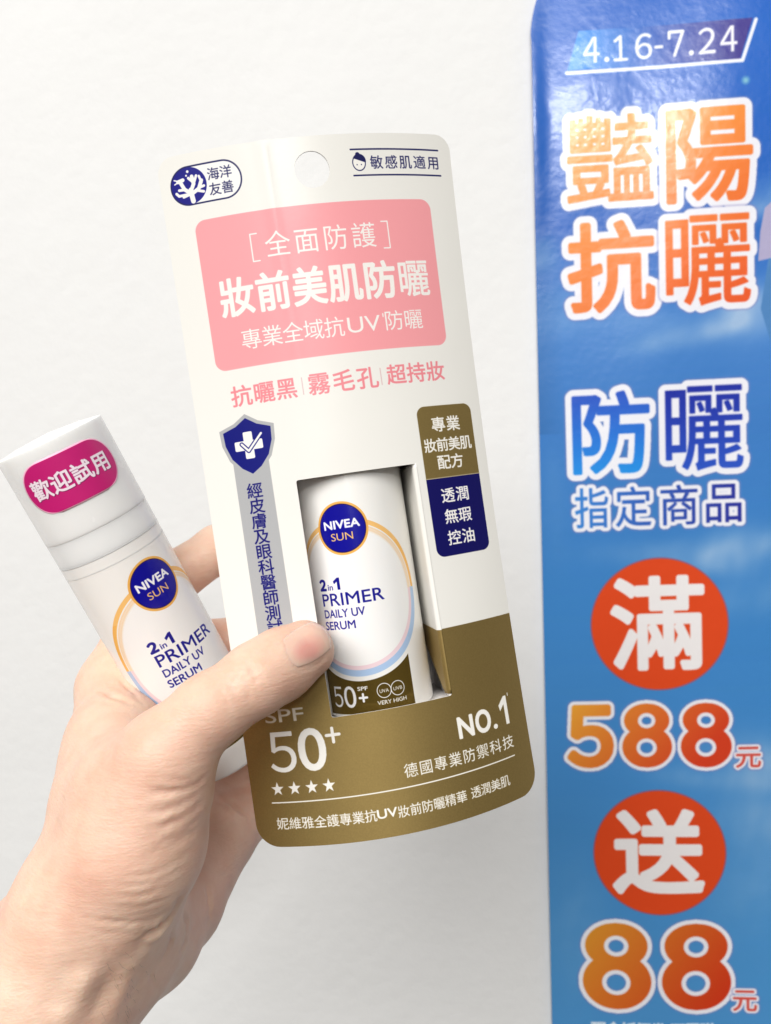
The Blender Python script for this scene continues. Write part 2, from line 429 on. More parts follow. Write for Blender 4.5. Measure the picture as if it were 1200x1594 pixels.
def card_canvas():
    c = Canvas(7.0, 16.1, 150, (240, 238, 232), -3.5, -.1)
    WH = (247, 244, 238)
    # gold lower part (alpha = metallic amount)
    c.sd((-3.6, 11.5, 3.6, 16.1), lambda X, Y: 11.5 - Y, GOLD, 1.)
    # capsule, coral emblem
    c.rrect(-3.15, .28, -1.57, 1.09, .40, (248, 247, 242)); c.rrect(-3.15, .28, -1.57, 1.09, .40, INK, outline=.035)
    c.circle(-2.745, .685, .395, NAVY)
    def br(p, t): c.line(p, t, WH)
    br([(-2.70, 1.02), (-2.72, .86), (-2.72, .78)], .11); br([(-2.72, .86), (-2.86, .74), (-2.92, .60)], .085); br([(-2.84, .75), (-2.98, .74)], .06)
    br([(-2.83, .86), (-3.0, .86), (-3.05, .80)], .06); br([(-2.76, .87), (-2.9, .90)], .06)
    br([(-2.72, .80), (-2.64, .66), (-2.66, .50)], .085); br([(-2.65, .62), (-2.74, .52)], .06); br([(-2.64, .66), (-2.56, .50)], .06)
    br([(-2.70, .86), (-2.54, .78), (-2.46, .62)], .085); br([(-2.52, .76), (-2.42, .74)], .06); br([(-2.60, .81), (-2.44, .86)], .06); br([(-2.46, .66), (-2.50, .52)], .055)
    c.line([(-2.98, .56), (-2.87, .54)], .085, WH); c.line([(-2.94, .56), (-3.06, .51)], .03, WH); c.line([(-2.96, .56), (-3.06, .60)], .03, WH)
    c.circle(-2.78, .46, .022, WH); c.circle(-2.74, .38, .03, WH)
    c.chars('海洋', -2.18, -1.90, .525, .285, INK, .006); c.chars('友善', -2.18, -1.90, .85, .285, INK, .006)
    # sensitive-skin mark
    c.line([(.95, .345), (3.08, .355)], .034, INK); c.line([(.96, .915), (3.09, .92)], .034, INK)
    c.rrect(.955, .50, 1.275, .82, .15, WH); c.sd((.9, .4, 1.35, .9), lambda X, Y: abs(np.hypot((X - 1.115) / .95, (Y - .64) * .92) - .155) - .011, INK)
    c.sd((.9, .4, 1.35, .7), lambda X, Y: np.maximum(np.hypot((X - 1.125), (Y - .60)) - .155, (Y - .56) + (X - 1.05) * -.35), INK)
    c.circle(1.10, .46, .052, INK); c.circle(1.065, .68, .013, INK); c.circle(1.165, .68, .013, INK)
    c.chars('敏感肌適用', 1.53, 2.93, .635, .315, INK, .006)
    # pink panel
    c.rrect(-2.76, 1.465, 2.72, 4.85, .24, PINK)
    for s_, x in ((1, -1.57), (-1, 1.60)):
        c.line([(x + s_ * .15, 1.95), (x, 1.95), (x, 2.55), (x + s_ * .15, 2.55)], .028, WH)
    c.chars('全面防護', -.98, 1.0, 2.235, .60, WH, .003)
    c.chars('妝前美肌防', -2.05, 1.246, 3.255, .90, WH, .026, sx=.90); c.chars('曬', 2.07, 2.07, 3.255, .90, WH, .013, sx=.90)
    c.chars('專業全域抗', -1.87, .03, 4.235, .49, WH, .0); c.word('UV', .34, 1.12, 4.06, 4.41, WH, 0.); c.word('1', 1.2, 1.205, 4.02, 4.12, WH, .01)
    c.chars('防曬', 1.45, 1.93, 4.205, .49, WH, .0)
    PK = (240, 142, 150)
    c.chars('抗曬黑', -2.28, -1.25, 5.47, .50, PK, .012); c.chars('霧毛孔', -.5, .63, 5.465, .53, PK, .012); c.chars('超持妝', 1.33, 2.32, 5.45, .49, PK, .012)
    for x in (-.88, .955): c.line([(x, 5.28), (x, 5.66)], .022, (222, 190, 190))
    # silver strip and shield
    SL = (178, 179, 181)
    c.poly([(-2.70, 7.0), (-1.88, 7.0), (-1.88, 11.05), (-2.05, 11.2), (-2.55, 11.2), (-2.71, 11.02)], SL)
    def shield(s_):
        cx_, t0, t1, bt = -2.28, 5.89, 6.2, 7.37; hw = .63
        k = lambda x, y: (cx_ + (x) * s_, 6.62 + (y - 6.62) * s_)
        pts = [(0, t0), (.28, 6.08), (hw, t1), (.61, 6.55), (.48, 6.92), (.25, 7.2), (0, bt), (-.25, 7.2), (-.48, 6.92), (-.61, 6.55), (-hw, t1), (-.28, 6.08)]
        return [k(*q) for q in pts]
    c.poly(shield(1.0), SL); c.poly(shield(.87), (14, 20, 120))
    c.line([(-2.28, 6.42), (-2.28, 6.80)], .19, WH); c.line([(-2.50, 6.61), (-2.06, 6.61)], .19, WH)
    c.rrect(-2.385, 6.30, -2.175, 6.92, .03, WH); c.rrect(-2.60, 6.50, -1.96, 6.72, .03, WH)
    c.line([(-2.44, 6.57), (-2.30, 6.74), (-1.97, 6.38)], .10, (14, 20, 120)); c.line([(-2.44, 6.57), (-2.30, 6.74), (-1.97, 6.38)], .05, WH)
    c.chars('經皮膚及眼科醫師測試', -2.30, 0, 7.66, .375, (18, 18, 108), .008, vertical=True, y1=10.87)
    # gold / navy box at the right
    c.rrect(1.69, 6.27, 3.12, 9.85, .20, (150, 128, 76), .75)
    c.sd((1.6, 7.97, 3.2, 9.95), lambda X, Y: np.maximum(7.985 - Y, np.hypot(np.maximum(abs(X - 2.405) - .515, 0), np.maximum(abs(Y - 8.06) - 1.59, 0)) - .20), (14, 12, 92), 0.)
    c.line([(1.69, 7.985), (3.12, 7.985)], .02, (190, 176, 140))
    c.chars('專業', 2.20, 2.59, 6.715, .375, WH, .010); c.chars('妝前美肌', 1.92, 2.86, 7.2, .345, WH, .010, sx=.95); c.chars('配方', 2.21, 2.56, 7.62, .36, WH, .010)
    c.chars('透潤', 2.19, 2.58, 8.415, .37, WH, .010); c.chars('無瑕', 2.20, 2.57, 8.92, .37, WH, .010); c.chars('控油', 2.20, 2.58, 9.435, .37, WH, .010)
    # gold area lettering
    c.word('SPF', -2.84, -1.95, 12.73, 13.03, (232, 226, 210), .008)
    c.fit(glyph('５'), -2.86, 13.24, -2.25, 14.17, (252, 250, 244), .010); c.fit(glyph('0'), -2.2, 13.21, -1.56, 14.19, (252, 250, 244), .020)
    c.line([(-1.52, 13.43), (-1.23, 13.43)], .07, WH); c.line([(-1.375, 13.28), (-1.375, 13.59)], .07, WH)
    for x in (-2.785, -2.40, -2.01, -1.625):
        c.poly([(x + math.sin(k * math.pi / 5) * (.15 if k % 2 == 0 else .06), 14.535 - math.cos(k * math.pi / 5) * (.165 if k % 2 == 0 else .066)) for k in range(10)], WH)
    c.line([(-2.95, 14.84), (2.88, 14.83)], .028, WH)
    c.word('N', 1.51, 1.93, 13.57, 14.08, WH, .025); c.word('O', 1.97, 2.40, 13.55, 14.09, WH, .025); c.circle(2.50, 14.03, .058, WH)
    c.fit(poly_edges(ONE), 2.66, 13.40, 2.90, 14.07, WH, 0.)
    c.line([(2.96, 13.36), (2.96, 13.42)], .02, WH)
    c.chars('德國專業防禦科技', .25, 2.76, 14.48, .335, WH, .006)
    c.chars('妮維雅全護專業抗', -2.78, -.81, 15.31, .285, WH, .007); c.word('UV', -.67, -.2, 15.20, 15.41, WH, .010)
    c.chars('妝前防曬精華', -.06, 1.33, 15.33, .28, WH, .007); c.chars('透潤美肌', 1.70, 2.50, 15.32, .275, WH, .007)
    return c
cc = card_canvas()
def card_material(name, canvas):
    m, nt, b, N, L, im = print_material(name, canvas, .34, spec=.45, coat=.0)
    al = im.outputs['Alpha']
    mt = N('ShaderNodeMath'); mt.operation = 'MULTIPLY'; mt.inputs[1].default_value = .72; L(al, mt.inputs[0]); L(mt.outputs[0], b.inputs['Metallic'])
    # metallic ink sparkle
    tc = N('ShaderNodeTexCoord'); nz = N('ShaderNodeTexNoise'); nz.inputs['Scale'].default_value = 2600; nz.inputs['Detail'].default_value = 2
    L(tc.outputs['Object'], nz.inputs['Vector'])
    n2 = N('ShaderNodeTexNoise'); n2.inputs['Scale'].default_value = 900; n2.inputs['Detail'].default_value = 3; L(tc.outputs['Object'], n2.inputs['Vector'])
    mr = N('ShaderNodeMapRange'); mr.inputs['From Min'].default_value = .3; mr.inputs['From Max'].default_value = .7
    mr.inputs['To Min'].default_value = .94; mr.inputs['To Max'].default_value = 1.06; L(nz.outputs[0], mr.inputs['Value'])
    mx = N('ShaderNodeMix'); mx.data_type = 'FLOAT'; mx.inputs['A'].default_value = 1.; L(al, mx.inputs['Factor']); L(mr.outputs[0], mx.inputs['B'])
    vm = N('ShaderNodeVectorMath'); vm.operation = 'SCALE'; L(im.outputs['Color'], vm.inputs[0]); L(mx.outputs[0], vm.inputs['Scale']); L(vm.outputs[0], b.inputs['Base Color'])
    rr = N('ShaderNodeMapRange'); rr.inputs['To Min'].default_value = .27; rr.inputs['To Max'].default_value = .46; L(al, rr.inputs['Value']); L(rr.outputs[0], b.inputs['Roughness'])
    bp = N('ShaderNodeBump'); bp.inputs['Strength'].default_value = .06; bp.inputs['Distance'].default_value = .0001; L(n2.outputs[0], bp.inputs['Height'])
    n4 = N('ShaderNodeTexNoise'); n4.inputs['Scale'].default_value = 26; n4.inputs['Detail'].default_value = 2; L(tc.outputs['Object'], n4.inputs['Vector'])
    b4 = N('ShaderNodeBump'); b4.inputs['Strength'].default_value = .10; b4.inputs['Distance'].default_value = .003; L(n4.outputs[0], b4.inputs['Height']); L(b4.outputs[0], bp.inputs['Normal'])
    L(bp.outputs[0], b.inputs['Normal'])
    return m
m_card = card_material('card_print', cc)
m_paper = edge_mat('paper_white', (.84, .83, .80), .65)
m_grey = edge_mat('tray_inside', (.90, .87, .85), .7)

pk = empty('sunscreen_package', loc(0, HH, .8))
setp(pk, 'white, pink and gold sunscreen hang card with a window cut round its bottle', 'sunscreen package')
def arc(cx_, cy_, r, a0, a1, n):
    return [(cx_ + r * math.cos(a0 + (a1 - a0) * i / n), cy_ + r * math.sin(a0 + (a1 - a0) * i / n)) for i in range(n + 1)]
WL, WR_, WT, WB = -1.34, 1.50, 7.58, 13.05
def card_mesh():
    rt, rb = .36, .50; P = math.pi
    def seg(a, b_, n): return [(a[0] + (b_[0] - a[0]) * i / n, a[1] + (b_[1] - a[1]) * i / n) for i in range(1, n)]
    out = arc(-HW + rt, rt, rt, P, 1.5 * P, 8) + seg((-HW + rt, 0), (HW - rt, 0), 30) + arc(HW - rt, rt, rt, 1.5 * P, 2 * P, 8) + seg((HW, rt), (HW, HH - rb), 70) \
        + arc(HW - rb, HH - rb, rb, 0, P / 2, 9) + seg((HW - rb, HH), (-HW + rb, HH), 30) + arc(-HW + rb, HH - rb, rb, P / 2, P, 9) + seg((-HW, HH - rb), (-HW, rt), 70)
    hole = [(.02 + .40 * math.cos(a), .72 + .40 * math.sin(a)) for a in np.linspace(0, 2 * P, 49)[:-1]]
    r = .05
    win = arc(WL + r, WT + r, r, P, 1.5 * P, 3) + seg((WL + r, WT), (WR_ - r, WT), 14) + arc(WR_ - r, WT + r, r, 1.5 * P, 2 * P, 3) + seg((WR_, WT + r), (WR_, WB - r), 26) \
        + arc(WR_ - r, WB - r, r, 0, P / 2, 3) + seg((WR_ - r, WB), (WL + r, WB), 14) + arc(WL + r, WB - r, r, P / 2, P, 3) + seg((WL, WB - r), (WL, WT + r), 26)
    vs = []; es = []
    for loop in (out, hole, win):
        k = len(vs); n = len(loop); vs += loop; es += [(k + i, k + (i + 1) % n) for i in range(n)]
    for i in range(1, 68):
        for j in range(1, 79):
            u, v = -HW + .1 * i, .2 * j
            if i % 2 and not (v < 7.2 and -1.7 < u < -.3): continue
            if abs(u) > HW - .1 or v > HH - .1: continue
            if math.hypot(u - .02, v - .72) < .5: continue
            if WL - .1 < u < WR_ + .1 and WT - .1 < v < WB + .1: continue
            if abs(u) > HW - .5 and (v < .5 or v > HH - .6): continue
            vs.append((u + 1e-4 * math.sin(j), v))
    v2, _, f2, *_r = geometry.delaunay_2d_cdt([Vector(q) for q in vs], es, [], 0, 1e-5)
    pts = np.array([(q.x, q.y) for q in v2]); F = []
    for f in f2:
        c0 = pts[list(f)].mean(0); u, v = c0
        if math.hypot(u - .02, v - .72) < .395: continue
        if WL < u < WR_ and WT < v < WB: continue
        def incorner(cx_, cy_, sx, sy, r): return (u - cx_) * sx > 0 and (v - cy_) * sy > 0 and math.hypot(u - cx_, v - cy_) > r
        if incorner(-HW + rt, rt, -1, -1, rt) or incorner(HW - rt, rt, 1, -1, rt) or incorner(HW - rb, HH - rb, 1, 1, rb) or incorner(-HW + rb, HH - rb, -1, 1, rb): continue
        f = list(f); a, b_, c_ = pts[f[0]], pts[f[1]], pts[f[2]]
        if (b_[0] - a[0]) * (c_[1] - a[1]) - (b_[1] - a[1]) * (c_[0] - a[0]) > 0: f = f[::-1]
        F.append(f)
    # front shell with its true normals, back shell and the cut edge
    n = len(pts); k = len(es); th = .06
    tri = np.array(F); lut = {}
    cnt = {}
    for f in F:
        for i in range(3): cnt[(f[i], f[(i + 1) % 3])] = 1
    rim = [(b_, a, a + n, b_ + n) for (a, b_) in cnt if (b_, a) not in cnt]
    Vf = surf(pts[:, 0], pts[:, 1]); e = 1e-3
    du = surf(pts[:, 0] + e, pts[:, 1]) - surf(pts[:, 0] - e, pts[:, 1]); dv = surf(pts[:, 0], pts[:, 1] + e) - surf(pts[:, 0], pts[:, 1] - e)
    nn = np.cross(dv, du); nn /= np.linalg.norm(nn, axis=1, keepdims=True)      # towards the viewer
    r0 = np.array(sorted({i for q in rim for i in q if i < n})); edge = np.zeros(n); edge[r0] = 1
    Vf2 = Vf - nn * 0.0
    Vb = Vf - nn * th
    VV = np.concatenate([Vf2, Vb]); FF = [tuple(f) for f in F] + [tuple(i + n for i in f[::-1]) for f in F] + rim
    uv1 = [((u - cc.x0) / cc.w, 1 - (v - cc.y0) / cc.h) for u, v in pts]
    o = mesh('front_card', VV, FF, [m_card, m_paper], pk, uv=uv1 + uv1, midx=[0] * len(F) + [1] * (len(FF) - len(F)))
    me = o.data; nw = nn @ M3.T; nw = np.concatenate([nw, -nw])
    li = np.zeros(len(me.loops), dtype=np.int32); me.loops.foreach_get('vertex_index', li)
    ln = nw[li].copy()
    for p in list(me.polygons)[2 * len(F):]:
        pn = np.array(p.normal)
        for l in p.loop_indices: ln[l] = pn
    me.normals_split_custom_set(ln.tolist())
    return o
card_mesh()
def strip(name, rows, mats, uvf=None, thick=.0004, moff=0):
    """rows: list of equally long lists of package-frame points (u, v, z)"""
    n = len(rows[0]); V = np.array([loc(*p) for r in rows for p in r]); F = []
    for j in range(len(rows) - 1):
        for i in range(n - 1): a = j * n + i; F.append((a, a + 1, a + n + 1, a + n))
    uv = [uvf(*p) for r in rows for p in r] if uvf else None
    o = mesh(name, V, F, mats, pk, uv=uv)
    s = o.modifiers.new('board', 'SOLIDIFY'); s.thickness = thick; s.offset = 0; s.material_offset = moff; s.material_offset_rim = moff
    return o
# window flap at the right: rounded fold, then straight back, bottom edge cut on the slant
rows = []
for v in np.linspace(WT - .01, WB - .04, 56):
    r = []
    fold = .09; cut = max(0., (v - 11.75)) / (WB - 11.75)
    wmax = 2.2 * (1 - cut) ** 1.0 + .02
    for k in range(7):
        a = k / 6 * math.pi / 2
        r.append((WR_ + .012 - fold * math.sin(a) + 0, v, bow(WR_, v) + .012 + fold * (1 - math.cos(a))))
    for k in range(1, 9): r.append((WR_ + .012 - fold - .02 * k / 8, v, bow(WR_, v) + .012 + fold + wmax * k / 8))
    rows.append(r)
strip('window_flap', rows, [m_card, m_paper], lambda u, v, z: (max((1.60 - cc.x0) / cc.w, 0), 1 - (v - cc.y0 - .02) / cc.h), moff=1)
# tray behind the card
ZB = 3.0; TL, TR = -1.62, 1.66
def wallstrip(name, pts, v0, v1, mat, n=20):
    rows = []
    for v in np.linspace(v0, v1, n): rows.append([(u, v, (bow(u, v) + .07 if z < 0 else z)) for u, z in pts])
    return strip(name, rows, [mat])
wallstrip('tray_side', [(TL, -1), (TL, ZB)], 5.6, 14.2, m_grey)
wallstrip('tray_side', [(TR, -1), (TR, ZB)], 5.6, 14.2, m_grey)
wallstrip('tray_back', [(TL, ZB), (0, ZB), (TR, ZB)], 5.6, 14.2, m_grey, 6)
for v in (5.6, 13.32):
    strip('tray_end', [[(u, v, bow(u, v) + .07) for u in np.linspace(TL, TR, 14)], [(u, v, ZB) for u in np.linspace(TL, TR, 14)]], [m_grey])

# ================================================================== the bottles
def label_canvas(R, Ht, x, y, k, ppc=170, right_gold=True):
    """print round a bottle: (x, y) centre of the round logo, k scale"""
    C2 = 2 * math.pi * R
    c = Canvas(C2, Ht, ppc, (244, 242, 238), -C2 / 2, 0)
    c.a[..., 3] = 0
    q = lambda a, b_: (x + a * k, y + b_ * k)
    ex, ey = q(0, 1.62); A, B = 1.74 * k, 1.85 * k
    def ell(X, Y, grow): # approximate signed distance to the big oval
        a, b_ = A + grow, B + grow
        r = np.hypot((X - ex) / a, (Y - ey) / b_); return (r - 1) * min(a, b_) / np.maximum(.6, 1)
    bb = (ex - A - .4, ey - B - .4, ex + A + .4, ey + B + .4)
    c.sd(bb, lambda X, Y: ell(X, Y, -.02), (247, 245, 243))
    # gold block under the oval
    gx0, gy1 = q(-1.165, 4.34); gx1, gy0 = q(1.165, 2.6)
    c.sd((gx0 - .1, gy0, gx1 + .1, gy1 + .1), lambda X, Y: np.maximum(np.maximum(np.maximum(gx0 - X, X - gx1), Y - gy1), -ell(X, Y, .11 * k)), (118, 96, 40), .7)
    # orange band, thin at the top right, thicker at the left; pale inner band
    def band(X, Y, o, t): return np.maximum(ell(X, Y, -o), -ell(X, Y, -o - t))
    half = ey + .03
    c.sd((bb[0], bb[1], bb[2], half), lambda X, Y: band(X, Y, 0., .11 * k), (247, 196, 120))
    c.sd((bb[0], ey - B * .62, bb[2], half), lambda X, Y: band(X, Y, .0, .085 * k), (245, 186, 98))
    c.sd((bb[0], bb[1], bb[2], half), lambda X, Y: band(X, Y, .135 * k, .11 * k), (246, 224, 198))
    # halftone edge
    for i in range(150):
        a = math.pi + i / 149 * math.pi
        for j in range(3):
            rr = .16 + .05 * j
            c.circle(ex + (A - rr * k) * math.cos(a), ey + (B - rr * k) * math.sin(a), .011 * (1 - .25 * j), (240, 205, 160))
    c.sd((bb[0], half, bb[2], bb[3]), lambda X, Y: band(X, Y, 0., .15 * k), (176, 202, 234))
    c.sd((bb[0], half, bb[2], bb[3]), lambda X, Y: band(X, Y, .15 * k, .10 * k), (242, 216, 222))
    # logo
    c.circle(*q(0, 0), .625 * k, (238, 180, 92)); c.circle(*q(0, 0), .572 * k, (40, 20, 70)); c.circle(*q(0, 0), .552 * k, (12, 10, 150))
    WH = (246, 246, 250)
    def wd(t, x0, x1, yt, yb, col, bold=0., metal=0.):
        a = q(x0, yt); b_ = q(x1, yb); c.word(t, a[0], b_[0], a[1], b_[1], col, bold * k, metal)
    wd('NIVEA', -.45, .44, -.20, .01, WH, .014); wd('SUN', -.30, .24, .10, .28, (244, 196, 120), .005)
    BL = (22, 22, 140)
    a = q(-.87, 1.13); b_ = q(-.64, 1.42); c.fit(glyph('２'), a[0], a[1], b_[0], b_[1], BL, .022 * k)
    wd('in', -.60, -.45, 1.26, 1.41, BL, .006)
    a = q(-.43, 1.12); b_ = q(-.25, 1.41); c.fit(poly_edges(ONE), a[0], a[1], b_[0], b_[1], BL, .008 * k)
    wd('PRIMER', -.84, .76, 1.48, 1.78, BL, .007)
    wd('DAILY UV', -.84, .26, 1.86, 2.06, BL, .007); wd('SERUM', -.86, -.01, 2.14, 2.34, BL, .007)
    a = q(-.95, 3.68); b_ = q(-.64, 4.18); c.fit(glyph('５'), a[0], a[1], b_[0], b_[1], WH, .005)
    a = q(-.60, 3.67); b_ = q(-.26, 4.19); c.fit(glyph('0'), a[0], a[1], b_[0], b_[1], WH, .006)
    wd('SPF', -.21, .05, 3.70, 3.80, WH, .008)
    c.line([q(-.18, 3.965), q(.0, 3.965)], .055, WH); c.line([q(-.09, 3.88), q(-.09, 4.05)], .055, WH)
    for x_, t in ((.42, 'UVA'), (.75, 'UVB')):
        c.circle(*q(x_, 3.86), .165 * k, WH, ring=.018); wd(t, x_ - .115, x_ + .115, 3.82, 3.91, WH, .005)
    wd('VERY HIGH', .22, .94, 4.08, 4.18, WH, .006)
    return c
def bottle_body(name, P, a, R, s0, s1, canvas, mat, parent, prof, ref):
    """lathe along a from s0 to s1; prof = [(s, r)]"""
    e1 = ref - a * (ref @ a); e1 /= np.linalg.norm(e1); e2 = np.cross(e1, a)
    n = 128; V = []; UV = []; F = []
    for s, r in prof:
        for i in range(n + 1):
            th = -math.pi + 2 * math.pi * i / n
            V.append(P + a * s + (e1 * math.cos(th) + e2 * math.sin(th)) * r)
            UV.append((i / n, 1 - (s / canvas.h if canvas else s / 10)))
    for j in range(len(prof) - 1):
        for i in range(n): q = j * (n + 1) + i; F.append((q, q + n + 1, q + n + 2, q + 1))
    F = [f for f in F]
    o = mesh(name, V, F, mat, parent, uv=UV)
    bm = bmesh.new(); bm.from_mesh(o.data); bmesh.ops.remove_doubles(bm, verts=bm.verts, dist=1e-6); bmesh.ops.recalc_face_normals(bm, faces=bm.faces); bm.to_mesh(o.data); bm.free()
    return o
def rprof(s0, s1, R, r=.06, cap0=True, cap1=True, dome=0.):
    p = []
    if cap0: p += [(s0 - dome, 1e-4), (s0 - dome * .6, R * .6)] + [(s0 + r - r * math.cos(t), R - r + r * math.sin(t)) for t in np.linspace(0, math.pi / 2, 6)]
    else: p += [(s0, R)]
    p += [(s, R) for s in np.linspace(s0 + r, s1 - r, 24)[1:-1]]
    if cap1: p += [(s1 - r + r * math.sin(t), R - r + r * math.cos(t)) for t in np.linspace(0, math.pi / 2, 6)] + [(s1, 1e-4)]
    else: p += [(s1, R)]
    return p
def plastic_print(name, canvas, rough=.21):
    m, nt, b, N, L, im = print_material(name, canvas, rough, spec=.5)
    mt = N('ShaderNodeMath'); mt.operation = 'MULTIPLY'; mt.inputs[1].default_value = .8; L(im.outputs['Alpha'], mt.inputs[0]); L(mt.outputs[0], b.inputs['Metallic'])
    b.inputs['Subsurface Weight'].default_value = .25; b.inputs['Subsurface Radius'].default_value = (1, .9, .8); b.inputs['Subsurface Scale'].default_value = .003
    tc = N('ShaderNodeTexCoord'); nz = N('ShaderNodeTexNoise'); nz.inputs['Scale'].default_value = 300
    bp = N('ShaderNodeBump'); bp.inputs['Strength'].default_value = .04; bp.inputs['Distance'].default_value = .0003
    L(tc.outputs['Object'], nz.inputs['Vector']); L(nz.outputs[0], bp.inputs['Height']); L(bp.outputs[0], b.inputs['Normal'])
    return m
def plastic(name, col, rough=.3, trans=0., sss=.3):
    m, nt, b, N, L = nodes(name); b.inputs['Base Color'].default_value = (*col, 1)
    b.inputs['Subsurface Weight'].default_value = sss; b.inputs['Subsurface Radius'].default_value = (1, .95, .9); b.inputs['Subsurface Scale'].default_value = .004
    b.inputs['Transmission Weight'].default_value = trans
    tc = N('ShaderNodeTexCoord'); nz = N('ShaderNodeTexNoise'); nz.inputs['Scale'].default_value = 120; nz.inputs['Detail'].default_value = 4
    mr = N('ShaderNodeMapRange'); mr.inputs['To Min'].default_value = rough - .05; mr.inputs['To Max'].default_value = rough + .08
    L(tc.outputs['Object'], nz.inputs['Vector']); L(nz.outputs[0], mr.inputs['Value']); L(mr.outputs[0], b.inputs['Roughness'])
    return m

# bottle inside the package
RB = 1.31
Pw = loc(-.02, 3.2, 1.45); Pe = loc(-.02, 13.26, 1.45); aw = (Pe - Pw) / np.linalg.norm(Pe - Pw)
wb = empty('serum_bottle', Pe)
setp(wb, 'white serum bottle with round blue logo and gold foot, standing inside the package window', 'bottle')
lc = label_canvas(RB, 7.75, -.44, 4.62 + .58 - .0, 1.0)   # starts 2.4 cm below the cap top
lc_off = 2.3
def boxed_bottle():
    global lc
    off = 6.5 + 2.32 - 3.2          # distance of the logo centre below the cap top
    lc = label_canvas(RB, 10.1, -.44, off, 1.0)
    mat = plastic_print('boxed_bottle_print', lc)
    bottle_body('body', Pw, aw, RB, 2.5, 10.06, lc, mat, wb, rprof(2.5, 10.06, RB, .10, cap0=True), -CR[:, 2])
    bottle_body('cap', Pw, aw, RB, 2.42, 2.49, None, plastic('cap_plastic', (.83, .83, .82)), wb, rprof(2.42, 2.49, RB, .03), -CR[:, 2])
boxed_bottle()
# tester bottle in the crook of the thumb
RT = 1.30
Pt = at(77, 682, 20.1); Pb = at(354, 1172, 22.6); at_ = (Pb - Pt) / np.linalg.norm(Pb - Pt); LT = np.linalg.norm(Pb - Pt)
REF = -at(200, 900, 1.)
tb = empty('tester_bottle', Pb)
setp(tb, 'white tester serum bottle with a magenta sticker on its cap, lying between thumb and fingers', 'bottle')
tcv = label_canvas(RT, LT, .49, 4.12, 1.07)
m_tb = plastic_print('tester_print', tcv)
m_cap = plastic('tester_cap_plastic', (.91, .91, .895), .24, 0., .4)
m_clr = plastic('collar_plastic', (.90, .91, .90), .20, 0., .5)
m_ring = plastic('seam_plastic', (.92, .93, .92), .15, .0, .5)
bottle_body('cap', Pt, at_, RT, 0, 2.3, None, m_cap, tb, rprof(0, 2.3, RT + .010, .03, dome=.13), REF)
bottle_body('collar', Pt, at_, RT, 2.31, 2.9, None, m_clr, tb, rprof(2.27, 2.915, RT + .003, .006), REF)
bottle_body('collar_ring', Pt, at_, RT, 2.9, 2.96, None, m_ring, tb, rprof(2.906, 2.944, RT + .008, .007), REF)
bottle_body('body', Pt, at_, RT, 2.96, LT, tcv, m_tb, tb, rprof(2.93, 5, RT, .010)[:-7] + rprof(5, LT, RT, .08)[8:], REF)
bottle_body('neck_ring', Pt, at_, RT, 3.2, 3.24, None, m_ring, tb, rprof(3.205, 3.222, RT + .006, .006, False, False), REF)
# magenta sticker
def sticker():
    c = Canvas(2.6, 1.5, 200, (252, 190, 216), -1.3, -.75)
    c.rrect(-1.17, -.605, 1.17, .605, .60, (204, 30, 118)); 
    c.chars('歡迎試用', -.76, .76, 0.0, .50, (120, 20, 80), .022, slant=0); c.chars('歡迎試用', -.77, .75, -.012, .50, (250, 236, 244), .016)
    m, nt, b, N, L, im = print_material('sticker_print', c, .38)
    nz, bp, tc = bump(nt, N, L, b, 500, .15, .0002)
    n2 = N('ShaderNodeTexNoise'); n2.inputs['Scale'].default_value = 60; n2.inputs['Detail'].default_value = 3; L(tc.outputs['Object'], n2.inputs['Vector'])
    mr = N('ShaderNodeMapRange'); mr.inputs['To Min'].default_value = .88; mr.inputs['To Max'].default_value = 1.12; L(n2.outputs[0], mr.inputs['Value'])
    vm = N('ShaderNodeVectorMath'); vm.operation = 'SCALE'; L(im.outputs['Color'], vm.inputs[0]); L(mr.outputs[0], vm.inputs['Scale']); L(vm.outputs[0], b.inputs['Base Color'])
    e1 = REF - at_ * (REF @ at_); e1 /= np.linalg.norm(e1); e2 = np.cross(e1, at_)
    hw, hh, r = 1.205, .64, .635; V = []; UV = []; F = []
    nx, ny = 60, 24
    for j in range(ny + 1):
        y = -hh + 2 * hh * j / ny; h = hw - r + math.sqrt(max(r * r - (abs(y) - (hh - r)) ** 2 if abs(y) > hh - r else r * r, 0))
        for i in range(nx + 1):
            x = -h + 2 * h * i / nx; th = (x + .02) / RT
            V.append(Pt + at_ * (y + .96) + (e1 * math.cos(th) + e2 * math.sin(th)) * (RT + .022))
            UV.append(((x + 1.3) / 2.6, 1 - (y + .75) / 1.5))
    for j in range(ny):
        for i in range(nx): a = j * (nx + 1) + i; F.append((a, a + nx + 1, a + nx + 2, a + 1))
    o = mesh('sticker', V, F, [m], tb, uv=UV); o['label'] = 'magenta rounded sticker lettered in white'
    s = o.modifiers.new('t', 'SOLIDIFY'); s.thickness = .00008; s.offset = -1
sticker()

# ================================================================== the hand that holds them
def smin(a, b_, k):
    h = np.clip(.5 + .5 * (b_ - a) / k, 0, 1); return b_ + (a - b_) * h - k * h * (1 - h)
def A3(q): return at(*q)
